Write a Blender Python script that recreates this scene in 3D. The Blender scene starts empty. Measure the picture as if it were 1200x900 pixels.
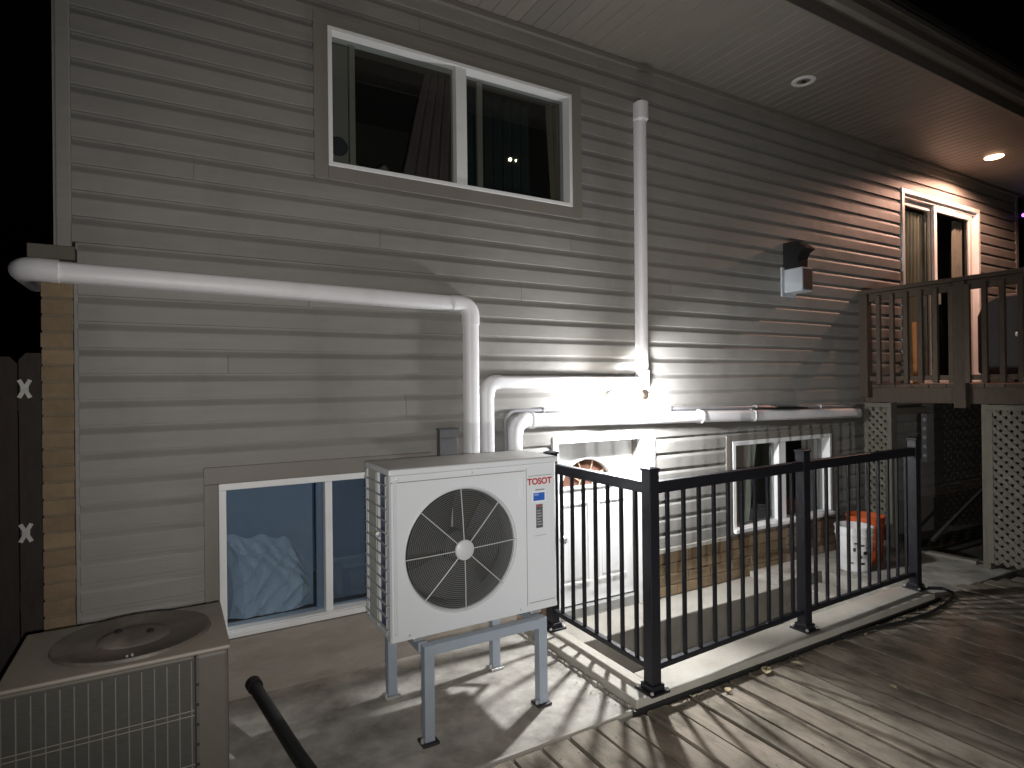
import bpy, bmesh, math, random
from mathutils import Vector, Matrix
random.seed(7)
S = bpy.context.scene
C = bpy.data.collections.new("place"); S.collection.children.link(C)

# ------------------------------------------------------------------ camera
yaw, pit, rol = 0.522094, 0.0024248, -0.0118644
F = Vector((math.sin(yaw)*math.cos(pit), math.cos(yaw)*math.cos(pit), math.sin(pit)))
r_ = Vector((math.cos(yaw), -math.sin(yaw), 0)); u_ = r_.cross(F)
R2 = r_*math.cos(rol)+u_*math.sin(rol); U2 = -r_*math.sin(rol)+u_*math.cos(rol)
cam = bpy.data.cameras.new("camera"); camo = bpy.data.objects.new("camera", cam); C.objects.link(camo)
camo.matrix_world = Matrix(((R2.x, U2.x, -F.x, 0), (R2.y, U2.y, -F.y, 0), (R2.z, U2.z, -F.z, 1.6), (0, 0, 0, 1)))
cam.sensor_width = 36; cam.lens = 36*695.394/1200; cam.clip_start = 0.05; cam.clip_end = 500
S.camera = camo

# ------------------------------------------------------------------ night sky and exposure
W = bpy.data.worlds.new("World"); S.world = W; W.use_nodes = True
nt = W.node_tree; bg = nt.nodes["Background"]
sky = nt.nodes.new("ShaderNodeTexSky"); sky.sky_type = 'NISHITA'; sky.sun_disc = False
sky.sun_elevation = math.radians(-4.5); sky.sun_rotation = math.radians(200)
nt.links.new(sky.outputs[0], bg.inputs[0]); bg.inputs[1].default_value = 0.05
S.view_settings.view_transform = 'Standard'; S.view_settings.look = 'None'
S.view_settings.exposure = 0; S.view_settings.gamma = 1

def lamp(name, kind, loc, power, col, size=.03, aim=None, angle=160, blend=.5):
    l = bpy.data.lights.new(name, kind); l.energy = power; l.color = col; l.shadow_soft_size = size
    o = bpy.data.objects.new(name, l); C.objects.link(o); o.location = loc
    if kind == 'SPOT':
        l.spot_size = math.radians(angle); l.spot_blend = blend
        o.rotation_euler = (Vector(aim)-Vector(loc)).to_track_quat('-Z', 'Y').to_euler()
    return o
# flash of the phone that took the picture: evens out the whole wall, fading towards the edge of its beam
lamp("flash_light", 'SPOT', (0.02, -0.02, 1.57), 198, (1.0, 0.972, 0.94), .012, Vector((0.02, -0.02, 1.57))+F+Vector((-.10, 0, .03)), 118, 1.0)
# second torch, low in the yard, pointed at the stair: throws the balusters' shadows up on the siding
lamp("torch_light", 'SPOT', (0.69, -1.5, 0.45), 330, (1.0, 0.985, 0.97), .03, (3.9, 3.38, 1.1), 66, 1.0)

# ------------------------------------------------------------------ materials
def N(t, kind, **kw):
    n = t.nodes.new(kind)
    for k, v in kw.items(): setattr(n, k, v)
    return n
MATS = {}
def mat(name, col, var=.12, scale=6, rough=.6, bump=.0, bscale=60, stretch=(1, 1, 1), rand=.0, metal=0, spec=.5,
        dirt=None, dscale=2.5, dlo=.5, dhi=.7, damt=.6, dstretch=None, wave=0):
    """base colour with mottled variation, an optional dirt/stain colour, per-object tint and fine relief"""
    if name in MATS: return MATS[name]
    m = bpy.data.materials.new(name); m.use_nodes = True; t = m.node_tree; L = t.links
    b = t.nodes["Principled BSDF"]; b.inputs["Roughness"].default_value = rough; b.inputs["Metallic"].default_value = metal
    b.inputs["Specular IOR Level"].default_value = spec
    geo = N(t, "ShaderNodeNewGeometry"); mp = N(t, "ShaderNodeMapping"); mp.inputs["Scale"].default_value = stretch
    L.new(geo.outputs["Position"], mp.inputs[0])
    info = N(t, "ShaderNodeObjectInfo")
    off = N(t, "ShaderNodeVectorMath", operation='MULTIPLY_ADD')
    L.new(info.outputs["Random"], off.inputs[0]); off.inputs[1].default_value = (17, 11, 23) if rand else (0, 0, 0)
    L.new(mp.outputs[0], off.inputs[2])
    n1 = N(t, "ShaderNodeTexNoise"); n1.inputs["Scale"].default_value = scale; n1.inputs["Detail"].default_value = 6
    L.new(off.outputs[0], n1.inputs["Vector"])
    hsv = N(t, "ShaderNodeHueSaturation"); hsv.inputs["Color"].default_value = (*col, 1)
    ma = N(t, "ShaderNodeMath", operation='MULTIPLY_ADD'); L.new(n1.outputs[0], ma.inputs[0])
    ma.inputs[1].default_value = var*2.6; ma.inputs[2].default_value = 1-var*1.3
    last = ma
    if rand:
        mr = N(t, "ShaderNodeMath", operation='MULTIPLY_ADD'); L.new(info.outputs["Random"], mr.inputs[0])
        mr.inputs[1].default_value = 2*rand; mr.inputs[2].default_value = 1-rand
        mm = N(t, "ShaderNodeMath", operation='MULTIPLY'); L.new(ma.outputs[0], mm.inputs[0]); L.new(mr.outputs[0], mm.inputs[1]); last = mm
    L.new(last.outputs[0], hsv.inputs["Value"])
    colout = hsv.outputs[0]
    if dirt:
        n3 = N(t, "ShaderNodeTexNoise"); n3.inputs["Scale"].default_value = dscale; n3.inputs["Detail"].default_value = 8
        n3.inputs["Roughness"].default_value = .65
        if dstretch:
            mp2 = N(t, "ShaderNodeMapping"); mp2.inputs["Scale"].default_value = dstretch; L.new(geo.outputs["Position"], mp2.inputs[0])
            L.new(mp2.outputs[0], n3.inputs["Vector"])
        else: L.new(off.outputs[0], n3.inputs["Vector"])
        rp = N(t, "ShaderNodeMapRange"); rp.inputs[1].default_value = dlo; rp.inputs[2].default_value = dhi; rp.inputs[4].default_value = damt
        L.new(n3.outputs[0], rp.inputs[0])
        mx = N(t, "ShaderNodeMix", data_type='RGBA'); L.new(rp.outputs[0], mx.inputs[0]); L.new(colout, mx.inputs[6]); mx.inputs[7].default_value = (*dirt, 1)
        colout = mx.outputs[2]
    L.new(colout, b.inputs["Base Color"])
    if bump:
        n2 = N(t, "ShaderNodeTexNoise"); n2.inputs["Scale"].default_value = bscale; n2.inputs["Detail"].default_value = 5
        L.new(off.outputs[0], n2.inputs["Vector"])
        bp = N(t, "ShaderNodeBump"); bp.inputs["Strength"].default_value = bump; bp.inputs["Distance"].default_value = .004
        L.new(n2.outputs[0], bp.inputs["Height"]); L.new(bp.outputs[0], b.inputs["Normal"])
    if wave:
        n4 = N(t, "ShaderNodeTexNoise"); n4.inputs["Scale"].default_value = 3.5; n4.inputs["Detail"].default_value = 2
        L.new(geo.outputs["Position"], n4.inputs["Vector"])
        b2 = N(t, "ShaderNodeBump"); b2.inputs["Strength"].default_value = wave; b2.inputs["Distance"].default_value = .03
        L.new(n4.outputs[0], b2.inputs["Height"])
        if b.inputs["Normal"].links: L.new(b2.outputs[0], b.inputs["Normal"].links[0].from_node.inputs["Normal"])
        else: L.new(b2.outputs[0], b.inputs["Normal"])
    MATS[name] = m; return m
def emit(name, col, s):
    m = bpy.data.materials.new(name); m.use_nodes = True; t = m.node_tree
    b = t.nodes["Principled BSDF"]; b.inputs["Base Color"].default_value = (*col, 1)
    b.inputs["Emission Color"].default_value = (*col, 1); b.inputs["Emission Strength"].default_value = s
    return m
def glass(name, tint=(.75, .8, .82)):
    m = bpy.data.materials.new(name); m.use_nodes = True; t = m.node_tree; t.nodes.clear()
    o = N(t, "ShaderNodeOutputMaterial"); mx = N(t, "ShaderNodeMixShader"); tr = N(t, "ShaderNodeBsdfTransparent"); gl = N(t, "ShaderNodeBsdfGlossy")
    tr.inputs[0].default_value = (*tint, 1); gl.inputs["Roughness"].default_value = .015
    fr = N(t, "ShaderNodeFresnel"); fr.inputs[0].default_value = 1.65
    ge = N(t, "ShaderNodeNewGeometry"); k = N(t, "ShaderNodeMath", operation='SUBTRACT'); k.inputs[0].default_value = 1; k.use_clamp = True
    t.links.new(ge.outputs["Backfacing"], k.inputs[1]); k2 = N(t, "ShaderNodeMath", operation='MULTIPLY')   # only the outer face mirrors
    t.links.new(k.outputs[0], k2.inputs[0]); t.links.new(fr.outputs[0], k2.inputs[1]); t.links.new(k2.outputs[0], mx.inputs[0]); t.links.new(tr.outputs[0], mx.inputs[1]); t.links.new(gl.outputs[0], mx.inputs[2]); t.links.new(mx.outputs[0], o.inputs[0])
    return m
SIDING = mat("vinyl_siding", (.232, .222, .205), .10, 3, .55, .25, 40, (1, 1, 8), rand=.05, spec=.35, dirt=(.165, .158, .145), dscale=1.6, dlo=.5, dhi=.75, damt=.6, dstretch=(1.5, 1, .8), wave=.35)
TRIM = mat("taupe_trim", (.19, .172, .15), .08, 4, .5, .1, 50, rand=.03, spec=.4)
DARKWOOD = mat("dark_interior", (.05, .046, .044), .1, 3, .9)
SOFFIT = mat("soffit_vinyl", (.20, .182, .155), .08, 3, .5, .1, 60, rand=.06, spec=.3)
WHITE = mat("white_vinyl", (.74, .74, .73), .05, 5, .4, .05, 40, dirt=(.5, .49, .46), dscale=3, dlo=.55, dhi=.8, damt=.35)
DUCT = mat("white_line_cover", (.72, .71, .72), .05, 4, .45, .06, 40, dirt=(.48, .46, .45), dscale=4, dlo=.52, dhi=.8, damt=.5)
BRICK = mat("tan_brick", (.215, .158, .098), .22, 14, .9, .5, 90, rand=.16, spec=.2, dirt=(.16, .11, .075), dscale=9, dlo=.5, dhi=.75, damt=.6)
BRICKW = mat("weathered_brick", (.24, .195, .15), .2, 10, .9, .5, 90, rand=.16, spec=.2, dirt=(.20, .12, .09), dscale=4, dlo=.48, dhi=.7, damt=.6)
MORTAR = mat("mortar", (.27, .25, .22), .2, 12, .95, .4, 70)
CONC = mat("concrete", (.37, .35, .31), .3, 9, .88, .6, 60, dirt=(.14, .125, .105), dscale=3.4, dlo=.42, dhi=.66, damt=.85)
CONCW = mat("pale_concrete", (.33, .312, .27), .25, 9, .88, .6, 60, dirt=(.2, .18, .145), dscale=4.5, dlo=.44, dhi=.7, damt=.75)
PARGE = mat("foundation_concrete", (.34, .33, .315), .15, 3, .85, .35, 45, dirt=(.2, .19, .18), dscale=3, dlo=.5, dhi=.75, damt=.5)
DECK = mat("weathered_deck_wood", (.208, .176, .138), .28, 3, .8, .8, 22, (14, 1.4, 14), rand=.16, spec=.2, dirt=(.055, .05, .034), dscale=3.2, dlo=.44, dhi=.66, damt=.8, dstretch=(2.2, 1.1, 1))
# deck grain runs along y: noise squeezed across the board; blotches added by a second mottling at world scale
DECKUP = mat("old_brown_wood", (.072, .054, .040), .25, 8, .8, .6, 40, (6, 6, 2), rand=.14, spec=.2, dirt=(.03, .025, .02), dscale=4, dlo=.5, dhi=.75, damt=.6)
LATT = mat("lattice_wood", (.115, .106, .084), .22, 9, .85, .5, 50, rand=.1, spec=.2, dirt=(.08, .09, .06), dscale=3, dlo=.5, dhi=.75, damt=.5)
BLACK = mat("black_powder_coat", (.010, .010, .013), .1, 8, .42, .05, 80, spec=.3)
BLACKP = mat("black_plastic", (.014, .014, .014), .15, 9, .5, .1, 60, spec=.4)
ACW = mat("white_steel", (.64, .665, .68), .03, 4, .33, .02, 30, spec=.5, dirt=(.55, .56, .54), dscale=3, dlo=.55, dhi=.85, damt=.3)
ACLID = mat("lid_dirt_and_shade", (.30, .29, .27), .08, 5, .4, .05, 40, dirt=(.15, .14, .125), dscale=4, dlo=.48, dhi=.75, damt=.6)
GRILLE = mat("grey_wire", (.36, .37, .37), .05, 5, .4)
GDARK = mat("dark_grille_wire", (.10, .10, .11), .05, 5, .45)
FINS = mat("blue_fins", (.035, .055, .16), .3, 30, .4, .3, 200, (1, 30, 1))
STAND = mat("grey_painted_steel", (.30, .345, .40), .08, 8, .45, .08, 60, dirt=(.2, .22, .25), dscale=6, dlo=.55, dhi=.8, damt=.4)
OLD = mat("old_beige_steel", (.104, .093, .077), .16, 6, .6, .25, 60, dirt=(.085, .066, .05), dscale=2.6, dlo=.45, dhi=.68, damt=.75)
OLDTOP = mat("soiled_brown_steel", (.25, .22, .185), .2, 5, .6, .25, 60, dirt=(.12, .10, .085), dscale=3, dlo=.45, dhi=.7, damt=.7)
OLDW = mat("old_guard_wire", (.17, .158, .135), .15, 9, .6)
COIL = mat("dark_coil", (.062, .059, .052), .3, 40, .7, .4, 180, (1, 1, 6))
STEEL = mat("galvanised_steel", (.62, .62, .60), .12, 9, .35, metal=.7)
GLASS = glass("window_glass", (.78, .80, .79)); GLASSB = glass("blue_window_glass", (.80, .87, .93))
FENCE = mat("fence_wood", (.042, .034, .03), .25, 7, .9, .6, 50, (6, 6, 1.5), rand=.22, dirt=(.05, .024, .026), dscale=3, dlo=.5, dhi=.7, damt=.6)
SOIL = mat("soil", (.045, .042, .032), .3, 5, 1, .8, 30)

# ------------------------------------------------------------------ mesh helpers
class MB:
    def __init__(s): s.v = []; s.f = []
    def add(s, vs, fs):
        o = len(s.v); s.v += [tuple(v) for v in vs]; s.f += [tuple(i+o for i in f) for f in fs]; return s
    def box(s, x0, x1, y0, y1, z0, z1):
        return s.add([(x, y, z) for z in (z0, z1) for y in (y0, y1) for x in (x0, x1)],
                     [(0, 2, 3, 1), (4, 5, 7, 6), (0, 1, 5, 4), (2, 6, 7, 3), (0, 4, 6, 2), (1, 3, 7, 5)])
    def bar(s, a, b, w, h, up=(0, 0, 1)):
        a = Vector(a); b = Vector(b); d = (b-a).normalized(); up = Vector(up)
        sx = d.cross(up).normalized()*w/2; sz = sx.cross(d).normalized()*h/2
        vs = [p+i*sx+j*sz for p in (a, b) for (i, j) in ((-1, -1), (1, -1), (1, 1), (-1, 1))]
        return s.add(vs, [(3, 2, 1, 0), (4, 5, 6, 7), (0, 1, 5, 4), (1, 2, 6, 5), (2, 3, 7, 6), (3, 0, 4, 7)])
    def tube(s, pts, r, n=10, caps=True, close=False, sq=None):
        pts = [Vector(p) for p in pts]; m = len(pts); rs = r if isinstance(r, (list, tuple)) else [r]*m
        o = len(s.v); ref = None
        for i, p in enumerate(pts):
            if close: d = pts[(i+1) % m]-pts[i-1]
            else: d = pts[min(i+1, m-1)]-pts[max(i-1, 0)]
            d.normalize()
            if ref is None: ref = Vector((0, 0, 1)) if abs(d.z) < .9 else Vector((0, 1, 0))
            a = ref-d*ref.dot(d)
            if a.length < 1e-4: a = d.orthogonal()
            a.normalize(); b = d.cross(a); ref = a
            for k in range(n):
                t = 2*math.pi*(k+.5)/n
                s.v.append(tuple(p+(a*math.cos(t)+b*math.sin(t))*rs[i]))
        for i in range(m if close else m-1):
            j = (i+1) % m
            for k in range(n):
                l = (k+1) % n
                s.f.append((o+i*n+k, o+j*n+k, o+j*n+l, o+i*n+l))
        if caps and not close:
            s.f.append(tuple(o+k for k in range(n))); s.f.append(tuple(o+(m-1)*n+n-1-k for k in range(n)))
        return s
    def lathe(s, prof, c, axis='z', n=32, cap=True):
        o = len(s.v)
        for (r, h) in prof:
            for k in range(n):
                t = 2*math.pi*k/n; a, b = r*math.cos(t), r*math.sin(t)
                s.v.append((c[0]+a, c[1]+b, c[2]+h) if axis == 'z' else (c[0]+a, c[1]+h, c[2]+b))
        for i in range(len(prof)-1):
            for k in range(n):
                l = (k+1) % n; s.f.append((o+i*n+k, o+i*n+l, o+(i+1)*n+l, o+(i+1)*n+k))
        if cap:
            s.f.append(tuple(o+k for k in range(n))); s.f.append(tuple(o+(len(prof)-1)*n+k for k in range(n)))
        return s
    def prism(s, poly, x0, x1):          # polygon in (y,z) run along x
        n = len(poly); o = len(s.v)
        for x in (x0, x1): s.v += [(x, y, z) for y, z in poly]
        s.f += [(o+i, o+(i+1) % n, o+n+(i+1) % n, o+n+i) for i in range(n)]
        s.f += [tuple(o+n-1-i for i in range(n)), tuple(o+n+i for i in range(n))]
        return s
    def mesh(s, name, m, smooth=False):
        me = bpy.data.meshes.new(name); me.from_pydata(s.v, [], s.f)
        bm = bmesh.new(); bm.from_mesh(me); bmesh.ops.recalc_face_normals(bm, faces=bm.faces); bm.to_mesh(me); bm.free()
        if m: me.materials.append(m)
        if smooth:
            for p in me.polygons: p.use_smooth = True
            try: me.set_sharp_from_angle(angle=math.radians(40))
            except Exception: pass
        return me
    def build(s, name, m, parent=None, smooth=False, bevel=0, at=None):
        return link(name, s.mesh(name, m, smooth), parent, bevel, at)
def link(name, me, parent=None, bevel=0, at=None, rot=None):
    o = bpy.data.objects.new(name, me); C.objects.link(o)
    if parent is not None: o.parent = parent
    if at is not None: o.location = at
    if rot is not None: o.rotation_euler = rot
    if bevel:
        b = o.modifiers.new("bevel", 'BEVEL'); b.width = bevel; b.segments = 2; b.limit_method = 'ANGLE'
    return o
def tag(o, label, cat, group=None):
    o["label"] = label; o["category"] = cat
    if group: o["group"] = group
    return o
def thing(name, label, cat, group=None, loc=(0, 0, 0)):
    o = bpy.data.objects.new(name, None); C.objects.link(o); o.location = loc; o.empty_display_size = .1
    return tag(o, label, cat, group)
def struct(o): o["kind"] = "structure"; return o
def copy_tree(o, loc):
    c = o.copy(); C.objects.link(c); c.location = loc
    for ch in o.children:
        d = ch.copy(); C.objects.link(d); d.parent = c
        for g in ch.children:
            e = g.copy(); C.objects.link(e); e.parent = d
    return c
def holes_wall(x0, x1, z0, z1, holes, y0, y1):
    xs = sorted({x0, x1, *[min(max(h[i], x0), x1) for h in holes for i in (0, 2)]})
    zs = sorted({z0, z1, *[min(max(h[i], z0), z1) for h in holes for i in (1, 3)]})
    m = MB()
    for a, b in zip(xs, xs[1:]):
        run = None
        for c, d in zip(zs, zs[1:]):
            cx, cz = (a+b)/2, (c+d)/2
            if any(h[0] < cx < h[2] and h[1] < cz < h[3] for h in holes):
                if run: m.box(a, b, y0, y1, *run); run = None
            else: run = (run[0] if run else c, d)
        if run: m.box(a, b, y0, y1, *run)
    return m

# ------------------------------------------------------------------ the setting
WY = 3.379                      # plane of the house wall
WELL = (2.13, 2.44, 4.74, 3.379)  # the sunken stair
# yard: one sheet with a gap for the stairwell
g = MB()
for a in ((-60, 2.1, -60, 60), (4.8, 60, -60, 60), (2.1, 4.8, -60, 2.4), (2.1, 4.8, 3.5, 60)):
    g.add([(a[0], a[2], -.14), (a[1], a[2], -.14), (a[1], a[3], -.14), (a[0], a[3], -.14)], [(0, 1, 2, 3)])
struct(g.build("ground", SOIL))
sl = MB()
for a in ((-.3, 1.95, 2.235, WY-.002), (4.78, 6.2, 2.235, WY-.002)):
    sl.box(a[0], a[1], a[2], a[3], -.12, 0)
slab = struct(sl.build("concrete_slab", CONC, bevel=.006))
# curb round the stair, L shaped, and the rough mortar bead along its foot
cb = MB().box(1.955, 2.13, 2.215, WY-.003, -.6, .058).box(2.1302, 4.80, 2.215, 2.44, -.6, .0575)
curb = struct(cb.build("curb", CONCW, bevel=.008))
mb_ = MB(); 
for i in range(26):
    y = 2.25+i*.043; w = random.uniform(.012, .03)
    mb_.box(1.955-w, 1.957, y, y+random.uniform(.03, .041), -.01, random.uniform(.012, .024))
mb_.build("mortar_bead", CONC, curb, bevel=.004)
MB().box(1.93, 4.85, 2.2, 2.2145, -.1, .016).build("edge_strip", BLACKP, curb)  # black strip stands in for the shadow below the curb edge
MB().box(.2, 1.93, 2.222, 2.236, -.1, .012).build("edge_strip", STEEL if False else CONCW, curb)
# stairwell: walls, floor, ledge at ground level, steps climbing to the right
st = MB().box(2.0, 5.0, 2.30, 3.9, -1.22, -1.10)
st.box(2.05, 2.1305, 2.4405, WY, -1.1, -.0).box(2.05, 4.74, 2.36, 2.4402, -1.1, -.05)
stair = struct(st.build("stairwell", PARGE))
MB().box(2.1308, 4.25, 3.07, 3.62, -1.1, -.045).build("ledge", CONCW, stair, bevel=.008)
for k in range(5):
    MB().box(3.50+k*.25, 4.745, 2.4405, 3.0695, -1.09+(k)*.2, -1.09+(k+1)*.2-.003*(k == 4)).build("step", CONCW, stair, bevel=.01)
MB().box(4.2503, 4.7795, 3.07, WY-.004, -.9, -.002).build("landing", CONC, stair)

# ground level deck: every board its own piece
deck = bpy.data.objects.new("deck", None); C.objects.link(deck); struct(deck)
x = .08; k = 0
while x < 9.6:
    w = .1345+random.uniform(-.002, .002)
    y1 = 2.213 if x < 1.8 else 2.192
    if x > 4.86: y1 = 2.30-max(0, x-5.2)*.25
    y0 = -2.2
    cut = random.uniform(-.4, 1.2) if k % 3 == 1 else None
    for (a, b) in ([(y0, y1)] if cut is None else [(y0, cut-.002), (cut+.002, y1)]):
        dz = random.uniform(-.003, .003)
        m = MB(); nseg = 5; c = random.uniform(-.002, .002)
        ys = [a+(b-a)*i/nseg for i in range(nseg+1)]
        for i, yy in enumerate(ys):
            q = random.uniform(-.0012, .0012); ww = random.uniform(-.001, .001)
            m.v += [(x+ww, yy, -.036+dz), (x+.003+ww, yy, dz+q-.001), (x+.008+ww, yy, dz+q), (x+w/2, yy, dz+q+c), (x+w-.008+ww, yy, dz+q), (x+w-.003+ww, yy, dz+q-.001), (x+w+ww, yy, -.036+dz)]
        for i in range(nseg):
            for j in range(6): m.f.append((i*7+j, i*7+j+1, i*7+7+j+1, i*7+7+j))
        m.f.append(tuple(range(7))); m.f.append(tuple(nseg*7+j for j in range(7)))
        m.build("deck_board", DECK, deck)
    x += .1475; k += 1
nl = MB()
for bi in range(60):
    for yy in (-1.6, -.8, 0, .8, 1.6, 2.1):
        for dx in (.025, .112):
            c_ = (.08+bi*.1475+dx+random.uniform(-.006, .006), yy+random.uniform(-.008, .008)); o_ = len(nl.v)
            for q in range(6): nl.v.append((c_[0]+.0045*math.cos(q*1.047), c_[1]+.0045*math.sin(q*1.047), .0045))
            nl.f.append(tuple(o_+q for q in range(6)))
no = nl.build("nail_heads", mat("rusty_nail", (.05, .035, .025), .2, 30, .6, metal=.5), deck); no["kind"] = "stuff"
js = MB()
for yy in (-1.6, -.8, 0, .8, 1.6, 2.1): js.box(.05, 9.6, yy-.02, yy+.02, -.13, -.04)
js.build("joist", DECKUP, deck)

# ------------------------------------------------------------------ the house
house = thing("house", "two storey house with grey taupe lapped vinyl siding and a wide soffit", "house")
def part(mb, name, m, parent=house, **k): return mb.build(name, m, parent, **k)
# openings: outer edge of each casing
OPEN = [(.695, 2.757, 2.516, 3.683), (.139, .325, 1.36, 1.203), (2.241, -.04, 3.165, 1.247), (3.957, .338, 5.455, 1.165), (6.685, 1.50, 8.43, 3.645)]
HOLE = [(.775, 2.837, 2.43, 3.612), (.21, .335, 1.28, 1.112), (2.285, -.04, 3.035, 1.195), (4.03, .365, 5.395, 1.10), (6.70, 1.545, 8.415, 3.625)]
XL, XR = -.443, 9.47
part(holes_wall(-.378, XR, -.3, 4.4, HOLE, WY+.02, WY+.2), "wall", TRIM)
part(MB().box(-.46, -.43, WY+.03, 9, 2.1, 4.4), "side_wall", SIDING)
part(MB().box(-.378, XR, 9, 9.2, -.3, 4.4).box(XR, XR+.1, WY+.03, 9.2, -.3, 4.4), "rear_wall", TRIM)
# siding: one lapped course at a time, cut round the openings
P = .1215; Z0 = .341
PROF = [(0, .0), (.0185, .0006), (.0195, .003), (.0190, .078), (.0178, .083), (.0050, .105), (.0015, .113), (.001, .1235)]
def prof_at(zz):
    for (a, b) in zip(PROF[1:], PROF[2:]):
        if b[1] >= zz >= a[1]: return a[0]+(b[0]-a[0])*(zz-a[1])/(b[1]-a[1])
    return .001
def course(x0, x1, z, lo, hi):
    if x1-x0 < .01 or hi-lo < .01: return
    pr = [(d, q) for d, q in PROF[1:] if lo-z < q < hi-z]
    pts = [(0, max(lo-z, 0))]
    if lo > z: pts.append((prof_at(lo-z), lo-z))
    else: pts.append(PROF[1])
    pts += [p for p in pr if p not in pts]
    e = min(hi-z, .1235)
    if pts[-1][1] < e-1e-5: pts.append((prof_at(e), e))
    pts.append((-.004, e)); pts[0] = (-.004, pts[0][1])
    part(MB().prism([(WY-d, z+q) for d, q in pts], x0, x1), "siding_board", SIDING)
k = 0
while Z0+k*P < 3.9:
    z = Z0+k*P; hi_c = min(z+.1235, 3.985)
    left = -.366 if z < 2.24 else -.386
    # horizontal joints between lengths of siding
    joints = sorted({round(3.66*(i+((k*0.37) % 1)), 3) for i in range(0, 4)})
    edges = sorted({left, XR-.06, *[v for o in OPEN if o[1] < hi_c and o[3] > z for v in (o[0]+.001, o[2]-.001)]})
    for a, b in zip(edges, edges[1:]):
        c = (a+b)/2
        cov = [(max(o[1], z), min(o[3], hi_c)) for o in OPEN if o[0] < c < o[2] and o[1] < hi_c and o[3] > z]
        spans = [(z, hi_c)]
        for lo, h in cov:
            ns = []
            for s0, s1 in spans:
                if lo > s0: ns.append((s0, min(lo, s1)))
                if h < s1: ns.append((max(h, s0), s1))
            spans = ns
        js_ = [j for j in joints if a+.25 < j < b-.25]
        for s0, s1 in spans:
            xs = [a, *js_, b]
            for q, (xa, xb) in enumerate(zip(xs, xs[1:])):
                course(xa+(.0012 if q else 0), xb-(.0012 if q < len(xs)-2 else 0), z, s0+(.001 if s0 > z else 0), s1)
    k += 1
# corner posts and trims
part(MB().box(-.445, -.3865, WY-.022, WY+.05, 2.258, 3.985), "corner_post", SIDING, bevel=.006)
part(MB().box(-.383, -.3665, WY-.018, WY+.03, .33, 2.19), "corner_post", WHITE if False else SIDING, bevel=.003)
part(MB().box(XR-.0595, XR+.02, WY-.022, WY+.05, -.1, 3.985), "corner_post", SIDING, bevel=.006)
part(MB().box(-.445, XR, WY-.045, WY-.0005, 3.945, 3.987), "frieze_trim", TRIM, bevel=.004)
part(MB().box(3.166, 3.955, WY-.03, WY+.02, .305, .3395), "starter_flashing", CONCW, bevel=.003)
part(MB().box(1.362, 2.239, WY-.024, WY+.02, .312, .3395), "starter_flashing", TRIM, bevel=.003)
part(MB().box(5.457, 9.4, WY-.024, WY+.02, .312, .3395), "starter_flashing", TRIM, bevel=.003)
part(MB().box(-.378, .137, WY-.024, WY+.02, .312, .3395), "starter_flashing", TRIM, bevel=.003)
# soffit in separate panels across the overhang, eave with fascia and gutter
x = -.44; k = 0
def soffit_mesh(w):
    m = MB(); n = 3; g_ = w/n
    for i in range(n):
        a = i*g_
        m.add([(a+.001, 2.335, .006), (a+.006, 2.335, 0), (a+g_-.006, 2.335, 0), (a+g_-.001, 2.335, .006),
               (a+.001, WY+.03, .006), (a+.006, WY+.03, 0), (a+g_-.006, WY+.03, 0), (a+g_-.001, WY+.03, .006)],
              [(0, 1, 5, 4), (1, 2, 6, 5), (2, 3, 7, 6)])
        m.add([(a+g_-.001, 2.335, .006), (a+g_+.001, 2.335, .006), (a+g_+.001, WY+.03, .006), (a+g_-.001, WY+.03, .006)], [(0, 1, 2, 3)])
    return m.mesh("soffit_panel", SOFFIT)
sm = soffit_mesh(.305)
while x < 10.2:
    link("soffit_panel", sm, house, at=(x, 0, 3.988)); x += .305
part(MB().box(-.45, 10.25, 2.322, 2.3345, 3.965, 4.0).box(-.45, 10.25, 2.335, 2.36, 3.976, 3.9875), "soffit_channel", TRIM)
part(MB().box(-.46, 10.3, 2.296, 2.3215, 3.94, 4.16), "fascia", TRIM, bevel=.004)
part(MB().prism([(2.294, 4.02), (2.225, 4.02), (2.20, 4.05), (2.195, 4.10), (2.17, 4.12), (2.165, 4.15), (2.172, 4.15), (2.178, 4.126), (2.2, 4.108), (2.206, 4.055), (2.23, 4.027), (2.287, 4.027), (2.287, 4.15), (2.294, 4.15)], -.46, 10.3), "gutter", TRIM)
rf = MB().prism([(2.15, 4.161), (6.3, 5.9), (10.3, 4.161), (10.3, 4.20), (6.3, 5.96), (2.15, 4.20)], -.5, 10.35)
part(rf, "roof", mat("shingle", (.05, .047, .044), .2, 30, .95, .5, 80))
part(MB().box(-.44, 10.2, WY+.031, 9, 4.4, 4.44), "attic_floor", TRIM)

# bricks -------------------------------------------------------------
fb = MB().box(1.9525, 2.242, WY+.006, WY+.019, -.14, .311)
fb.box(3.166, 6.0, WY+.006, WY+.019, -.05, .304)
part(fb, "mortar_bed", mat("brown_mortar", (.19, .145, .095), .2, 12, .95, .4, 70))
def bricks(x0, x1, z0, rows, y, bh, bw, gap, m, j):
    meshes = [MB().box(0, bw, 0, .05, 0, bh).mesh("brick", m), MB().box(0, bw/2-gap/2, 0, .05, 0, bh).mesh("brick", m)]
    for r in range(rows):
        x = x0; first = True
        while x < x1-.03:
            half = first and r % 2
            me = meshes[1 if half else 0]; w = (bw/2-gap/2 if half else bw)
            if x+w > x1:
                me = MB().box(0, x1-x, 0, .05, 0, bh).mesh("brick", m); w = x1-x
            link("brick", me, house, at=(x, y+random.uniform(-j, j), z0+r*(bh+gap)), bevel=.003)
            x += w+gap; first = False
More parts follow.
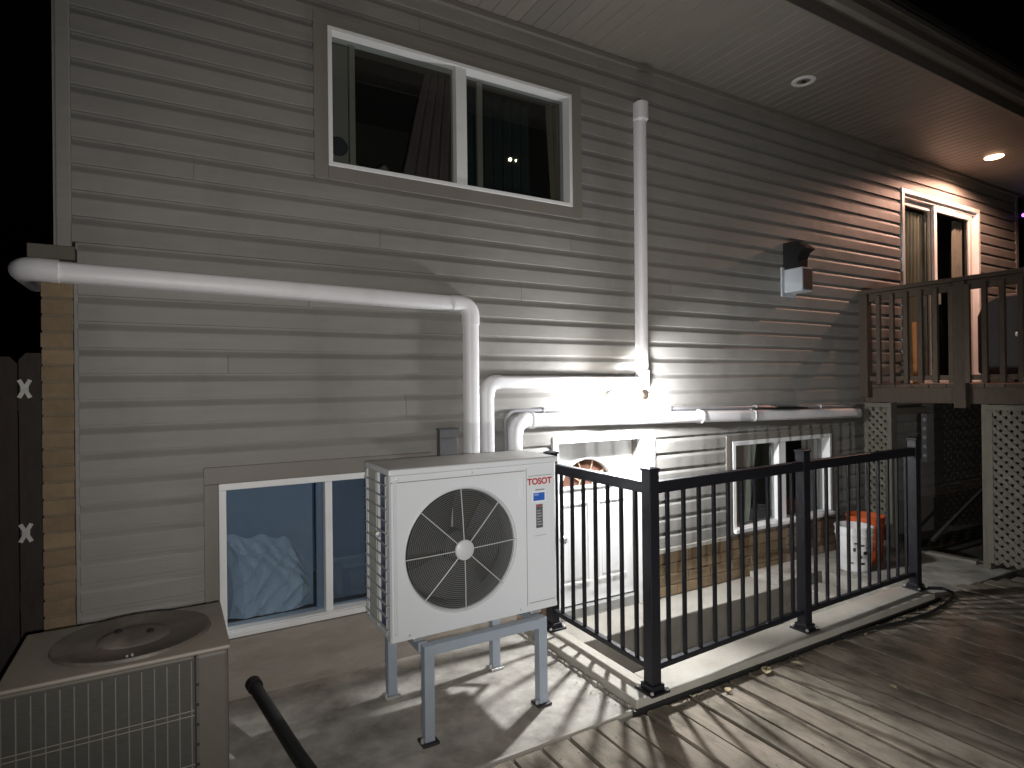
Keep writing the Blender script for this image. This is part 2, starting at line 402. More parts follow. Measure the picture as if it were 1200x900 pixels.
part(MB().box(-.378, 1.952, WY-.012, WY+.0055, -.1, .3105), "foundation", mat("parged_foundation", (.31, .28, .24), .22, 4, .9, .5, 40, (1, 1, 3), dirt=(.22, .165, .135), dscale=3.5, dlo=.46, dhi=.7, damt=.55, dstretch=(1, 1, 4)), bevel=.004)
bricks(3.17, 4.74, -.035, 4, WY-.004, .074, .235, .011, BRICK, .002)
bricks(4.75, 6.0, .003, 4, WY-.003, .0665, .235, .0105, BRICKW, .002)
# brick end of the side wall, stone cap above
part(MB().box(-.4985, -.3865, WY-.012, WY+.9, -.1, 2.192), "mortar_bed", mat("tan_mortar", (.185, .145, .10), .2, 12, .95, .4, 70))
bm_ = MB().box(0, .1175, 0, .2, 0, .0655).mesh("brick", BRICK)
for r in range(29):
    link("brick", bm_, house, at=(-.503+random.uniform(-.0015, .0015), WY-.0185+random.uniform(-.0025, .0025), -.02+r*.0757), bevel=.003)
part(MB().box(-.545, -.372, WY-.05, WY+.95, 2.193, 2.2565), "stone_cap", mat("dark_cap", (.12, .11, .09), .2, 10, .9, .4, 60), bevel=.005)

# windows ------------------------------------------------------------
def room(parent, x0, x1, z0, z1, depth=1.2, m=None):
    y0, y1 = WY+.201, WY+.2+depth; a, b, c, d = x0-.15, x1+.15, z0-.15, z1+.15
    MB().add([(a, y0, c), (b, y0, c), (b, y1, c), (a, y1, c), (a, y0, d), (b, y0, d), (b, y1, d), (a, y1, d)],
             [(0, 1, 2, 3), (4, 5, 6, 7), (1, 2, 6, 5), (0, 3, 7, 4), (2, 3, 7, 6)]).build("room", m or DARKWOOD, parent)
def ring(m, x0, x1, z0, z1, w, y0, y1):
    m.box(x0, x1, y0, y1, z1-w, z1).box(x0, x1, y0, y1, z0, z0+w).box(x0, x0+w, y0, y1, z0+w, z1-w).box(x1-w, x1, y0, y1, z0+w, z1-w); return m
def curtain(parent, x0a, x1a, x0b, x1b, z0, z1, y, m, folds=6, amp=.02, name="curtain"):
    mb = MB(); n = folds*8; rows = 6
    for r in range(rows+1):
        t = r/rows; z = z1+(z0-z1)*t; a = x0a+(x0b-x0a)*t; b = x1a+(x1b-x1a)*t
        for i in range(n+1):
            s = i/n; mb.v.append((a+(b-a)*s, y+amp*math.sin(s*folds*2*math.pi+.3*math.sin(r)), z))
    for r in range(rows):
        for i in range(n):
            o = r*(n+1)+i; mb.f.append((o, o+1, o+n+2, o+n+1))
    return mb.build(name, m, parent, smooth=True)
def slider(lab, casing, fr, mull, gl, fw=.03, casem=TRIM, cw=None):
    x0, z0, x1, z1 = fr
    wn = bpy.data.objects.new("window", None); C.objects.link(wn); wn.parent = house; wn["label"] = lab
    cx0, cz0, cx1, cz1 = casing
    m = MB()
    m.box(cx0, cx1, WY-.026, WY+.05, z1+.0005, cz1)
    m.box(cx0, x0-.0005, WY-.0255, WY+.05, cz0, z1)
    m.box(x1+.0005, cx1, WY-.0255, WY+.05, cz0, z1)
    if z0-cz0 > .01: m.box(x0-.0005, x1+.0005, WY-.0255, WY+.05, cz0, z0-.0005)
    m.build("casing", casem, wn, bevel=.003)
    f = ring(MB(), x0, x1, z0, z1, fw, WY-.03, WY+.09)
    f.build("frame", WHITE, wn, bevel=.003)
    MB().box(mull[0], mull[1], WY-.022, WY+.06, z0+fw+.0005, z1-fw-.0005).build("mullion", WHITE, wn, bevel=.003)
    MB().box(x0+fw, mull[0], WY+.03, WY+.034, z0+fw, z1-fw).build("pane", gl, wn)
    MB().box(mull[1], x1-fw, WY+.05, WY+.054, z0+fw, z1-fw).build("pane", gl, wn)
    return wn
CURT_P = mat("dusky_curtain", (.13, .10, .10), .15, 5, .95); CURT_B = mat("beige_curtain", (.17, .145, .105), .1, 5, .95)
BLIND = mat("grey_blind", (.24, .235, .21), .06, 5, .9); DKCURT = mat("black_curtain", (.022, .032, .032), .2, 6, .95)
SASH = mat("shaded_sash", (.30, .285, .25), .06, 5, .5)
w1 = slider("upper wide sliding window with dark glass and drawn back curtains", OPEN[0], (.772, 2.835, 2.433, 3.615), (1.555, 1.628), GLASS, .024)
room(w1, .8, 2.43, 2.86, 3.6)
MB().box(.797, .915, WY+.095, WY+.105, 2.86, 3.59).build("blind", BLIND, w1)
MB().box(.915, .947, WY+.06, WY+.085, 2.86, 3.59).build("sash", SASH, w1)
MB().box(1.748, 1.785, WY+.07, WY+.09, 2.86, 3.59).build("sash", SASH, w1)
curtain(w1, 1.42, 1.66, 1.24, 1.66, 2.82, 3.6, WY+.16, CURT_P, 5, .018)
curtain(w1, 2.33, 2.50, 2.37, 2.52, 2.82, 3.6, WY+.15, CURT_B, 3, .015)
curtain(w1, 1.66, 2.25, 1.66, 2.25, 2.82, 3.6, WY+.24, DKCURT, 8, .02)
for q in range(14):
    a = random.uniform(.96, 1.16); MB().lathe([(.004, -.02), (.02, -.01), (.026, .004), (.012, .02), (.003, .026)], (a, WY+.12, 2.875+random.uniform(0, .05)), n=8).build("ornament", mat("trinket", (.16, .15, .15), .3, 20, .6), w1)
tag(MB().lathe([(.001, -.006), (.05, -.006), (.056, 0), (.05, .006), (.001, .006)], (.853, WY+.087, 2.995), 'y', 24).build("disc", mat("dark_disc", (.05, .05, .06), .1, 9, .7), None), "round dark disc hanging inside the left edge of the upper window", "ornament")

w2 = slider("low wide sliding window with bluish glass behind the two condensers", OPEN[1], (.206, .331, 1.288, 1.116), (.733, .772), GLASSB, .034)
room(w2, .25, 1.25, .38, 1.08, 1.0, mat("blue_room", (.16, .19, .24), .2, 4, .9))
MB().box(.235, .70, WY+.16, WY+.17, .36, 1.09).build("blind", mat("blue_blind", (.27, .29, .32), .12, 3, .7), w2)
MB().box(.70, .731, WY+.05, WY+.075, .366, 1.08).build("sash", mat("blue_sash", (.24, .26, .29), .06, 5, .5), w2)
MB().box(.775, 1.25, WY+.17, WY+.18, .36, 1.09).build("blind", mat("slate_blind", (.15, .155, .175), .2, 3, .6), w2)
MB().box(.206, 1.288, WY-.05, WY-.0305, .331, .362).build("sill", WHITE, w2, bevel=.004)
# crumpled plastic sheet bunched behind the left pane
pm = MB(); nx, nz = 60, 46
for j in range(nz+1):
    for i in range(nx+1):
        u, v = i/nx, j/nz
        xx = .262+.40*u+.02*math.sin(5*v); zt = .81-.05*u-.12*max(0, u-.75)*3+.012*math.sin(17*u); zz = .37+(zt-.37)*v
        cr = 1-2*abs(math.sin((u*1.1+v*.7)*11+1.6*math.sin(v*6+u*3)))**.7+.7*(1-2*abs(math.sin((u*.9-v*1.4)*8+u*5))**.6)
        edge = min(1, min(u, 1-u)*8, (1-v)*6)
        pm.v.append((xx, WY+.145-.055*edge-.009*cr*edge+random.uniform(-.0012, .0012), zz))
for j in range(nz):
    for i in range(nx):
        o = j*(nx+1)+i; pm.f.append((o, o+1, o+nx+2, o+nx+1))
tag(pm.build("plastic_sheet", mat("cloudy_plastic", (.50, .51, .52), .12, 6, .5), None), "crumpled cloudy plastic sheet bunched inside the bluish low window", "plastic sheet")

w3 = slider("small sliding window with curtains beside the stairwell, behind the railing", OPEN[3], (4.03, .36, 5.40, 1.112), (4.633, 4.725), GLASS, .036)
room(w3, 4.06, 5.36, .4, 1.08, .8)
curtain(w3, 4.07, 4.36, 4.05, 4.26, .36, 1.1, WY+.075, mat("taupe_curtain", (.55, .46, .40), .1, 4, .95), 4, .015)
curtain(w3, 4.30, 4.47, 4.26, 4.34, .36, 1.1, WY+.085, mat("pale_curtain", (.68, .68, .62), .1, 4, .95), 3, .015)
curtain(w3, 5.12, 5.38, 5.16, 5.38, .36, 1.1, WY+.095, mat("grey_curtain", (.5, .46, .45), .1, 4, .95), 3, .015)
MB().box(4.03, 5.40, WY-.055, WY-.0305, .352, .385).build("sill", WHITE, w3, bevel=.004)

# patio door
pd = bpy.data.objects.new("patio_door", None); C.objects.link(pd); pd.parent = house
ring(MB(), 6.69, 8.425, 1.535, 3.638, .05, WY-.03, WY+.10).build("frame", WHITE, pd, bevel=.004)
MB().box(6.742, 8.373, WY+.0, WY+.08, 3.56, 3.5875).build("head", WHITE, pd)
for (a, b, y) in ((6.745, 7.47, WY+.045), (7.42, 8.30, WY+.005)):
    ring(MB(), a, b, 1.59, 3.555, .055 if y > WY+.02 else .06, y, y+.032).build("sash", WHITE, pd, bevel=.003)
    MB().box(a+.05, b-.05, y+.012, y+.018, 1.64, 3.505).build("pane", GLASS, pd)
MB().box(8.30, 8.37, WY+.045, WY+.085, 1.59, 3.555).build("sash", WHITE, pd, bevel=.003)
room(pd, 6.75, 8.37, 1.6, 3.55, 1.5)
curtain(pd, 6.98, 7.48, 6.88, 7.48, 1.58, 3.48, WY+.13, mat("sage_curtain", (.50, .51, .44), .12, 4, .95), 7, .018)
curtain(pd, 8.08, 8.30, 8.06, 8.30, 1.58, 3.5, WY+.12, mat("dim_curtain", (.45, .42, .37), .12, 4, .95), 3, .018)
MB().bar((7.46, WY-.015, 2.45), (7.46, WY-.015, 2.72), .02, .03, (0, 1, 0)).build("handle", STEEL, pd)

# basement door under the flood light
bd = bpy.data.objects.new("basement_door", None); C.objects.link(bd); bd.parent = house; bd["label"] = "white door with a half round sunburst pane"
m = MB().box(2.243, 3.163, WY-.03, WY+.05, 1.195, 1.245).box(2.243, 2.2855, WY-.03, WY+.10, -.043, 1.1948).box(3.036, 3.163, WY-.0295, WY+.10, -.043, 1.1948)
m.box(3.12, 3.1625, WY-.036, WY-.0297, -.04, 1.1948)
m.build("frame", WHITE, bd, bevel=.003)
DY = WY+.08
# leaf with a half round opening
cx, cz, rr = 2.605, .872, .215
lf = MB(); n = 24
arc = [(cx-rr*math.cos(math.pi*i/n), cz+rr*math.sin(math.pi*i/n)*.86) for i in range(n+1)]
def top_for(a): return (a[0], 1.185)
for yy in (DY, DY+.04):
    o = len(lf.v)
    for a in arc: lf.v += [(a[0], yy, a[1]), (a[0], yy, 1.185)]
    for i in range(n): lf.f.append((o+2*i, o+2*i+2, o+2*i+3, o+2*i+1))
    for (a, b, c, d) in ((2.29, cx-rr, .03, 1.185), (cx+rr, 3.031, .03, 1.185), (cx-rr, cx+rr, .03, cz)):
        o = len(lf.v); lf.v += [(a, yy, c), (b, yy, c), (b, yy, d), (a, yy, d)]; lf.f.append((o, o+1, o+2, o+3))
o = len(lf.v)
for a in arc: lf.v += [(a[0], DY, a[1]), (a[0], DY+.04, a[1])]
for i in range(n): lf.f.append((o+2*i, o+2*i+1, o+2*i+3, o+2*i+2))
lf.add([(cx-rr, DY, cz), (cx+rr, DY, cz), (cx+rr, DY+.04, cz), (cx-rr, DY+.04, cz)], [(0, 1, 2, 3)])
lf.build("leaf", WHITE, bd)
gm = MB(); gm.v += [(cx, DY+.02, cz)]+[(a[0], DY+.02, a[1]) for a in arc]; gm.f += [(0, i+1, i+2) for i in range(n)]
gm.build("pane", mat("brown_pane", (.11, .055, .04), .2, 5, .25), bd)
fm = MB()
for a in (36, 72, 108, 144):
    t = math.radians(a); fm.bar((cx+.06*math.cos(t), DY+.014, cz+.05*math.sin(t)), (cx+(rr-.004)*math.cos(t), DY+.014, cz+(rr-.004)*.86*math.sin(t)), .007, .008, (0, 1, 0))
fm.tube([(cx-.06*math.cos(math.pi*i/12), DY+.014, cz+.052*math.sin(math.pi*i/12)) for i in range(13)], .004, 6)
fm.build("muntin", mat("brass", (.45, .30, .2), .1, 9, .4), bd)
om = MB(); om.tube([(a[0]+(a[0]-cx)*.06, DY-.004, a[1]+(a[1]-cz)*.06) for a in arc], .010, 6).bar((cx-rr-.02, DY-.004, cz-.008), (cx+rr+.02, DY-.004, cz-.008), .018, .016, (0, 1, 0))
om.build("moulding", WHITE, bd)
for (a, b) in ((2.35, 2.63), (2.69, 2.97)):
    ring(MB(), a, b, .17, .76, .022, DY-.009, DY-.0005).build("panel", WHITE, bd, bevel=.005)
    MB().box(a+.045, b-.045, DY-.007, DY-.0005, .215, .715).build("panel", WHITE, bd, bevel=.006)
MB().box(2.2858, 3.0357, DY-.05, DY+.06, -.043, .018).build("threshold", mat("grey_threshold", (.26, .26, .25), .1, 6, .5), bd)
kb = MB().lathe([(.026, 0), (.026, -.008), (.01, -.012), (.012, -.035), (.027, -.045), (.030, -.06), (.02, -.072), (.002, -.075)], (2.36, DY, .52), 'y', 16)
kb.build("handle", STEEL, bd, smooth=True)

# ------------------------------------------------------------------ line covers (white ducting)
def arcpts(c, r, a0, a1, n, plane='xz'):
    out = []
    for i in range(n+1):
        t = math.radians(a0+(a1-a0)*i/n); out.append((c[0]+r*math.cos(t), c[1], c[2]+r*math.sin(t)))
    return out
def duct(mb, pts, w, d):
    """half-round cover: flat back on the wall, rounded front; w across, d out from the wall (path lies in an xz plane)"""
    pts = [Vector(p) for p in pts]; m = len(pts); prof = []
    for i in range(13):
        t = math.pi*i/12; ct, s_ = math.cos(t), math.sin(t)
        prof.append((w/2*math.copysign(abs(ct)**.6, ct), d*abs(s_)**.6))
    o = len(mb.v); n = len(prof)
    for i, p in enumerate(pts):
        dr = (pts[min(i+1, m-1)]-pts[max(i-1, 0)]).normalized(); side = Vector((-dr.z, 0, dr.x))
        for a, b in prof: mb.v.append(tuple(p+side*a+Vector((0, -b, 0))))
    for i in range(m-1):
        for k in range(n-1): mb.f.append((o+i*n+k, o+i*n+k+1, o+(i+1)*n+k+1, o+(i+1)*n+k))
        mb.f.append((o+i*n+n-1, o+i*n, o+(i+1)*n, o+(i+1)*n+n-1))
    mb.f.append(tuple(o+k for k in range(n))); mb.f.append(tuple(o+(m-1)*n+n-1-k for k in range(n)))
    return mb
DWY = WY-.016
A = thing("line_cover", "long white line cover running from the brick corner and turning down to the white condenser", "pipe cover", "white pipe covers on the siding")
duct(MB(), [(-.44, DWY, 2.137), (.6, DWY, 2.124), (1.52, DWY, 2.11)], .096, .07).build("duct", DUCT, A, smooth=True)
duct(MB(), [(1.50, DWY, 2.11)]+arcpts((1.555, DWY, 2.035), .075, 90, 0, 8)+[(1.63, DWY, 1.98)], .102, .075).build("elbow", DUCT, A, smooth=True)
duct(MB(), [(1.63, DWY, 2.0), (1.628, DWY, 1.10)], .094, .07).build("duct", DUCT, A, smooth=True)
e = MB()
e.tube([(-.43, WY-.052, 2.137), (-.50, WY-.052, 2.139), (-.54, WY-.045, 2.139), (-.562, WY-.02, 2.139), (-.565, WY+.3, 2.139)], .053, 16)
e.build("elbow", DUCT, A, smooth=True)
B = thing("line_cover", "short white line cover bent at right angles from condenser to the flood light", "pipe cover", "white pipe covers on the siding")
duct(MB(), [(1.738, DWY, 1.10), (1.738, DWY, 1.55)], .084, .065).build("duct", DUCT, B, smooth=True)
duct(MB(), [(1.738, DWY, 1.53)]+arcpts((1.813, DWY, 1.548), .075, 180, 90, 8)+[(1.83, DWY, 1.623)], .092, .07).build("elbow", DUCT, B, smooth=True)
duct(MB(), [(1.82, DWY, 1.623), (3.0, DWY, 1.618)], .084, .065).build("duct", DUCT, B, smooth=True)
Cc = thing("line_cover", "tall vertical white line cover reaching up nearly to the soffit", "pipe cover", "white pipe covers on the siding")
duct(MB(), [(3.036, DWY, 1.55), (3.047, DWY, 3.62)], .088, .066).build("duct", DUCT, Cc, smooth=True)
duct(MB(), [(3.036, DWY-.001, 1.57), (3.036, DWY-.001, 1.70)], .100, .074).build("coupling", DUCT, Cc, smooth=True)
duct(MB(), [(3.046, DWY-.001, 3.555), (3.047, DWY-.001, 3.66), (3.047, DWY-.001, 3.69)], .102, .085).build("wall_cap", DUCT, Cc, smooth=True, bevel=.006)
D = thing("line_cover", "long low white line cover sloping slightly past the stairwell to the raised deck", "pipe cover", "white pipe covers on the siding")
duct(MB(), [(1.935, DWY, 1.10), (1.935, DWY, 1.30)], .098, .072).build("duct", DUCT, D, smooth=True)
duct(MB(), [(1.935, DWY, 1.28)]+arcpts((2.015, DWY, 1.29), .08, 180, 90, 8)+[(2.04, DWY, 1.37)], .106, .078).build("elbow", DUCT, D, smooth=True)
duct(MB(), [(2.03, DWY, 1.368), (5.80, DWY, 1.292)], .096, .072).build("duct", DUCT, D, smooth=True)
for xx in (2.06, 3.62, 4.25):
    zz = 1.368-(xx-2.03)*.0202
    duct(MB(), [(xx, DWY-.001, zz), (xx+.022, DWY-.001, zz)], .108, .079).build("strap", STEEL if xx > 4 else DUCT, D, smooth=True)
CON = mat("grey_conduit", (.22, .22, .23), .1, 9, .4)
cd = thing("conduit", "thin grey conduit strapped above the long low white line cover", "conduit")
MB().tube([(1.872, WY-.04, 1.10), (1.872, WY-.04, 1.36)]+[(1.872+.06*(1-math.cos(t)), WY-.04, 1.36+.075*math.sin(t)) for t in (.3, .6, .9, 1.2, 1.57)]+[(2.1, WY-.04, 1.434), (5.7, WY-.03, 1.362)], .013, 8).build("tube", CON, cd, smooth=True)
for xx in (2.15, 3.3, 4.3, 5.2):
    zz = 1.434-(xx-2.1)*.02; MB().box(xx, xx+.018, WY-.056, WY-.018, zz-.018, zz+.018).build("clip", CON, cd, bevel=.003)
tag(MB().tube([(4.22, WY-.075, 1.375), (4.3, WY-.1, 1.385), (4.5, WY-.09, 1.378), (4.75, WY-.07, 1.372), (5.0, WY-.05, 1.366)], [.006, .012, .016, .014, .006], 8).build("cable_bundle", BLACKP, None, smooth=True), "short dark bundle of cable resting on the white line cover near the railing", "cable")

dbx = thing("switch_box", "small dark switch box on the siding just above the white heat pump", "electrical box", loc=(1.46, WY-.016, 1.26))
BXG = mat("dark_box_grey", (.10, .10, .105), .1, 9, .5)
MB().box(-.06, .06, -.055, 0, -.09, .075).build("body", BXG, dbx, bevel=.005)
MB().prism([(-.062, .0755), (-.066, .03), (-.0595, .03), (-.0555, .0705), (0, .0755), (0, .084), (-.05, .084)], -.064, .064).build("cover", BXG, dbx)
MB().tube([(0, -.03, -.0905), (0, -.03, -.22)], .011, 8).build("conduit", CON, dbx)

# ------------------------------------------------------------------ lit floodlight
LX, LY, LZ = 2.632, 3.11, 1.50
fl = thing("flood_light", "glaring twin headed white flood light on the wall above the basement door", "lamp", loc=(2.78, WY-.02, 1.5))
def rel(p): return (p[0]-2.78, p[1]-WY+.02, p[2]-1.5)
MB().lathe([(.06, .0), (.06, -.02), (.045, -.035), (.02, -.04)], (0, 0, 0), 'y', 20).build("base_plate", WHITE, fl, smooth=True)
HOUS = mat("lamp_housing", (.55, .45, .36), .1, 9, .4)
for s, hc, hd in ((-1, (2.66, 3.165, 1.525), Vector((-.50, -.62, -.60))), (1, (2.80, 3.07, 1.52), Vector((.30, .62, -.35)))):
    hd.normalize(); c = Vector(rel(hc))
    MB().tube([(.02*s, -.03, 0), (.05*s, -.16, .04), tuple(c-hd*.04)], .011, 8).build("arm", HOUS, fl)
    hb = MB().tube([tuple(c-hd*.055), tuple(c-hd*.045), tuple(c), tuple(c+hd*.03)], [.018, .03, .042, .052], 18)
    head = hb.build("lamp_head", HOUS, fl, smooth=True)
    gb = MB().lathe([(.058*math.sin(math.pi*q/14)+.0005, -.058*math.cos(math.pi*q/14)) for q in range(15)], tuple(c+hd*.035), n=24)
    gb.build("bulb", emit("lamp_glow", (1, .97, .93), 70), head, smooth=True)
    p = Vector(hc)+hd*.10
    # left head looks out over slab and deck, right head is turned back on the wall
    if s < 0:
        lamp("flood_beam", 'SPOT', p, 265, (.95, .97, 1.0), .035, p+hd, 100, .6)
        lamp("flood_spill", 'SPOT', p, 80, (.95, .97, 1.0), .03, p+Vector((-.45, .35, .5)), 179, .3)
    else: lamp("flood_beam", 'SPOT', p, 210, (.95, .97, 1.0), .035, p+hd, 179, .25)

# ------------------------------------------------------------------ soffit lights
LITM = emit("warm_glow", (1, .62, .36), 22)
def pot(lab, x, lit):
    t = thing("recessed_light", lab, "ceiling light", "recessed lights in the soffit", (x, 2.91, 3.988))
    MB().lathe([(.052, -.001), (.056, -.008), (.085, -.006), (.09, -.0005)], (0, 0, 0), 'z', 28, cap=False).build("trim", WHITE, t, smooth=True)
    if lit: MB().lathe([(.001, -.020), (.04, -.0185), (.07, -.014), (.083, -.0085)], (0, 0, 0), 'z', 28, cap=False).build("bulb", LITM, t, smooth=True)
    else:
        MB().lathe([(.055, -.002), (.045, .06), (.02, .065), (.001, .065)], (0, 0, 0), 'z', 28, cap=False).build("baffle", BLACKP, t)
        MB().lathe([(.001, -.0026), (.022, -.0026)], (0.006, 0.004, 0), 'z', 20).build("bulb", mat("bulb_grey", (.2, .19, .17), .1, 9, .4), t)
pot("unlit round white recessed light in the soffit, left of the glowing one", 4.376, False)
pot("glowing warm recessed light in the soffit above the patio door", 7.655, True)
lamp("soffit_lamp", 'SPOT', (7.655, 2.91, 3.955), 215, (1, .55, .40), .06, (7.655, 2.91, 0), 165, .35)

# ------------------------------------------------------------------ wall box with dark hood
wb = thing("bird_box", "small grey wall box with a dark curved hood, on siding left of the patio door", "wall box", loc=(4.72, WY-.015, 2.49))
MB().box(-.03, .17, -.016, 0, -.13, .13).build("backplate", mat("box_grey", (.32, .34, .36), .1, 8, .6), wb, bevel=.003)
MB().box(0, .15, -.19, -.0165, -.10, .105).build("body", MATS["box_grey"], wb, bevel=.006)
MB().box(.012, .138, -.194, -.1905, -.088, .09).build("front_panel", mat("box_front_shade", (.06, .04, .035), .2, 8, .6), wb)  # front face's shade and reddish cast put into its colour
hd_ = MB().prism([(-.004, .107), (-.004, .34), (-.07, .345), (-.15, .325), (-.215, .27), (-.222, .262), (-.17, .235), (-.15, .19), (-.145, .107)], .004, .146)
hd_.build("hood", mat("dark_hood", (.012, .011, .011), .2, 9, .75, spec=.2), wb, bevel=.004)

# ------------------------------------------------------------------ black railing round the stair
rl = thing("railing", "black metal railing with square balusters standing round the sunken stair", "railing")
PZ = .058
PT = [(2.088, 2.247), (3.418, 2.312), (4.782, 2.338)]; PE = (2.092, 3.15)
pm_ = MB().box(-.031, .031, -.031, .031, 0, 1.105).mesh("post", BLACK)
cm_ = MB().add([(-.036, -.036, 1.1055), (.036, -.036, 1.1055), (.036, .036, 1.1055), (-.036, .036, 1.1055), (-.036, -.036, 1.118), (.036, -.036, 1.118), (.036, .036, 1.118), (-.036, .036, 1.118), (0, 0, 1.128)],
               [(3, 2, 1, 0), (0, 1, 5, 4), (1, 2, 6, 5), (2, 3, 7, 6), (3, 0, 4, 7), (4, 5, 8), (5, 6, 8), (6, 7, 8), (7, 4, 8)]).mesh("post_cap", BLACK)
bp_ = MB().box(-.062, .062, -.062, .062, 0, .012).box(-.042, .042, -.042, .042, .0121, .04).mesh("base_plate", BLACK)
bo_ = MB().lathe([(.009, .0122), (.009, .022), (.004, .026)], (0, 0, 0), n=8).mesh("bolt", STEEL)
for p in PT+[PE]:
    q = link("post", pm_, rl, at=(p[0], p[1], PZ), bevel=.003)
    link("post_cap", cm_, q, bevel=.002); link("base_plate", bp_, q, bevel=.003)
    for sx in (-1, 1):
        for sy in (-1, 1): link("bolt", bo_, q, at=(sx*.05, sy*.05, 0))
bal = MB().box(-.0085, .0085, -.0085, .0085, .185, 1.047).mesh("baluster", BLACK)
for a, b, nb in ((PT[0], PT[1], 10), (PT[1], PT[2], 10), (PT[0], PE, 7)):
    A_, B_ = Vector((*a, 0)), Vector((*b, 0)); d = (B_-A_).normalized(); a0, b0 = A_+d*.0315, B_-d*.0315
    MB().bar(a0+Vector((0, 0, 1.076)), b0+Vector((0, 0, 1.076)), .045, .06).build("top_rail", BLACK, rl, bevel=.006)
    MB().bar(a0+Vector((0, 0, .172)), b0+Vector((0, 0, .172)), .032, .03).build("bottom_rail", BLACK, rl, bevel=.004)
    for i in range(nb):
        p = A_+(B_-A_)*((i+1)/(nb+1)); o = link("baluster", bal, rl, at=(p.x, p.y, 0)); o.rotation_euler.z = math.atan2(d.y, d.x)

# ------------------------------------------------------------------ white condenser and its stand
ac = thing("outdoor_unit", "white outdoor heat pump unit with a round fan grille, standing on the grey metal stand", "air conditioner", loc=(.845, 2.56, .458))
AW, AH, AD = .887, .772, .36
FX, FZ, FR = .349, .370, .284
# front panel with round opening
fp = MB(); angs = sorted({*[2*math.pi*i/72 for i in range(72)]})
x0, x1, z0, z1 = .0, .70, 0, AH-.03
corners = [math.atan2(zc-FZ, xc-FX) % (2*math.pi) for xc in (x0, x1) for zc in (z0, z1)]
angs = sorted({*angs, *corners})
def rectpt(t):
    c, s = math.cos(t), math.sin(t); k = 1e9
    if c > 1e-9: k = min(k, (x1-FX)/c)
    if c < -1e-9: k = min(k, (x0-FX)/c)
    if s > 1e-9: k = min(k, (z1-FZ)/s)
    if s < -1e-9: k = min(k, (z0-FZ)/s)
    return FX+c*k, FZ+s*k
n = len(angs)
for t in angs:
    ox, oz = rectpt(t); c, s = math.cos(t), math.sin(t)
    fp.v += [(ox, 0, oz), (FX+c*(FR+.012), 0, FZ+s*(FR+.012)), (FX+c*(FR+.004), -.006, FZ+s*(FR+.004)), (FX+c*FR, 0.0, FZ+s*FR), (FX+c*(FR-.004), .010, FZ+s*(FR-.004))]
for i in range(n):
    j = (i+1) % n
    for k in range(4): fp.f.append((i*5+k, j*5+k, j*5+k+1, i*5+k+1))
fp.build("front_panel", ACW, ac)
MB().lathe([(FR-.0045, .0105), (FR-.012, .03), (FR-.016, .12)], (FX, 0, FZ), "y", 72, cap=False).build("fan_shroud", mat("shroud_grey", (.12, .122, .125), .06, 5, .5), ac, smooth=True)
cs = MB()
cs.add([(.7, 0, 0), (AW-.012, 0, 0), (AW, .012, 0), (AW, AD, 0), (AW, AD, AH-.03), (AW, .012, AH-.03), (AW-.012, 0, AH-.03), (.7, 0, AH-.03)], [(0, 1, 6, 7), (1, 2, 5, 6), (2, 3, 4, 5)])
cs.add([(0, 0, 0), (-.006, .012, 0), (-.006, .05, 0), (-.006, .05, AH-.03), (-.006, .012, AH-.03), (0, 0, AH-.03)], [(0, 1, 4, 5), (1, 2, 3, 4)])
cs.box(-.004, AW-.002, .004, AD, -.001, .02)
cs.box(.34, AW, AD-.004, AD, .02, AH-.03)
cs.box(-.006, .03, AD-.02, AD, .02, AH-.03)
cs.build("casing", ACW, ac)
MB().box(-.012, AW+.006, -.008, AD+.006, AH-.0295, AH).build("lid", ACW, ac, bevel=.008)
MB().box(-.004, AW-.002, .001, AD-.002, AH+.0003, AH+.0012).build("lid_top", ACLID, ac)  # sheet whose grey holds both dirt and the dimness of grazing light
fsk = MB().box(-.002, .694, -.0035, -.0002, AH-.062, AH-.058).box(.702, .7045, -.0025, -.0002, .03, AH-.05).box(.715, AW-.02, -.0035, -.0002, .04, .043).box(.715, AW-.03, -.0035, -.0002, AH-.092, AH-.089)
fsk.build("seam", ACLID, ac)
for cx_ in (.012, .022): MB().tube([(cx_, -.003, .03), (cx_, -.003, AH-.05)], .004, 8).build("corner_rib", ACW, ac, smooth=True)
for cx_ in (.668, .682): MB().tube([(cx_, -.001, .58), (cx_, -.001, .68)], .0045, 8).build("corner_rib", ACW, ac, smooth=True)
# left side: coil behind grille
MB().box(.012, .03, .05, AD-.02, .02, AH-.03).build("coil", FINS, ac)
MB().box(-.003, .0105, .19, AD-.0205, .021, AH-.031).build("side_panel", mat("pale_side", (.5, .5, .46), .1, 5, .5), ac)
for i in range(13):
    z = .05+i*.054
    MB().bar((-.012, .02, z), (-.012, AD, z-.0), .007, .006).build("side_bar", GRILLE, ac)
for yy in (.05, .19, AD-.01): MB().bar((-.010, yy, .02), (-.010, yy, AH-.035), .005, .006, (0, 1, 0)).build("side_bar", GRILLE, ac)
MB().lathe([(.001, -.01), (.014, -.008), (.016, 0), (.001, .002)], (-.03, .1, .47), 'y', 12).build("knob", STEEL, ac)
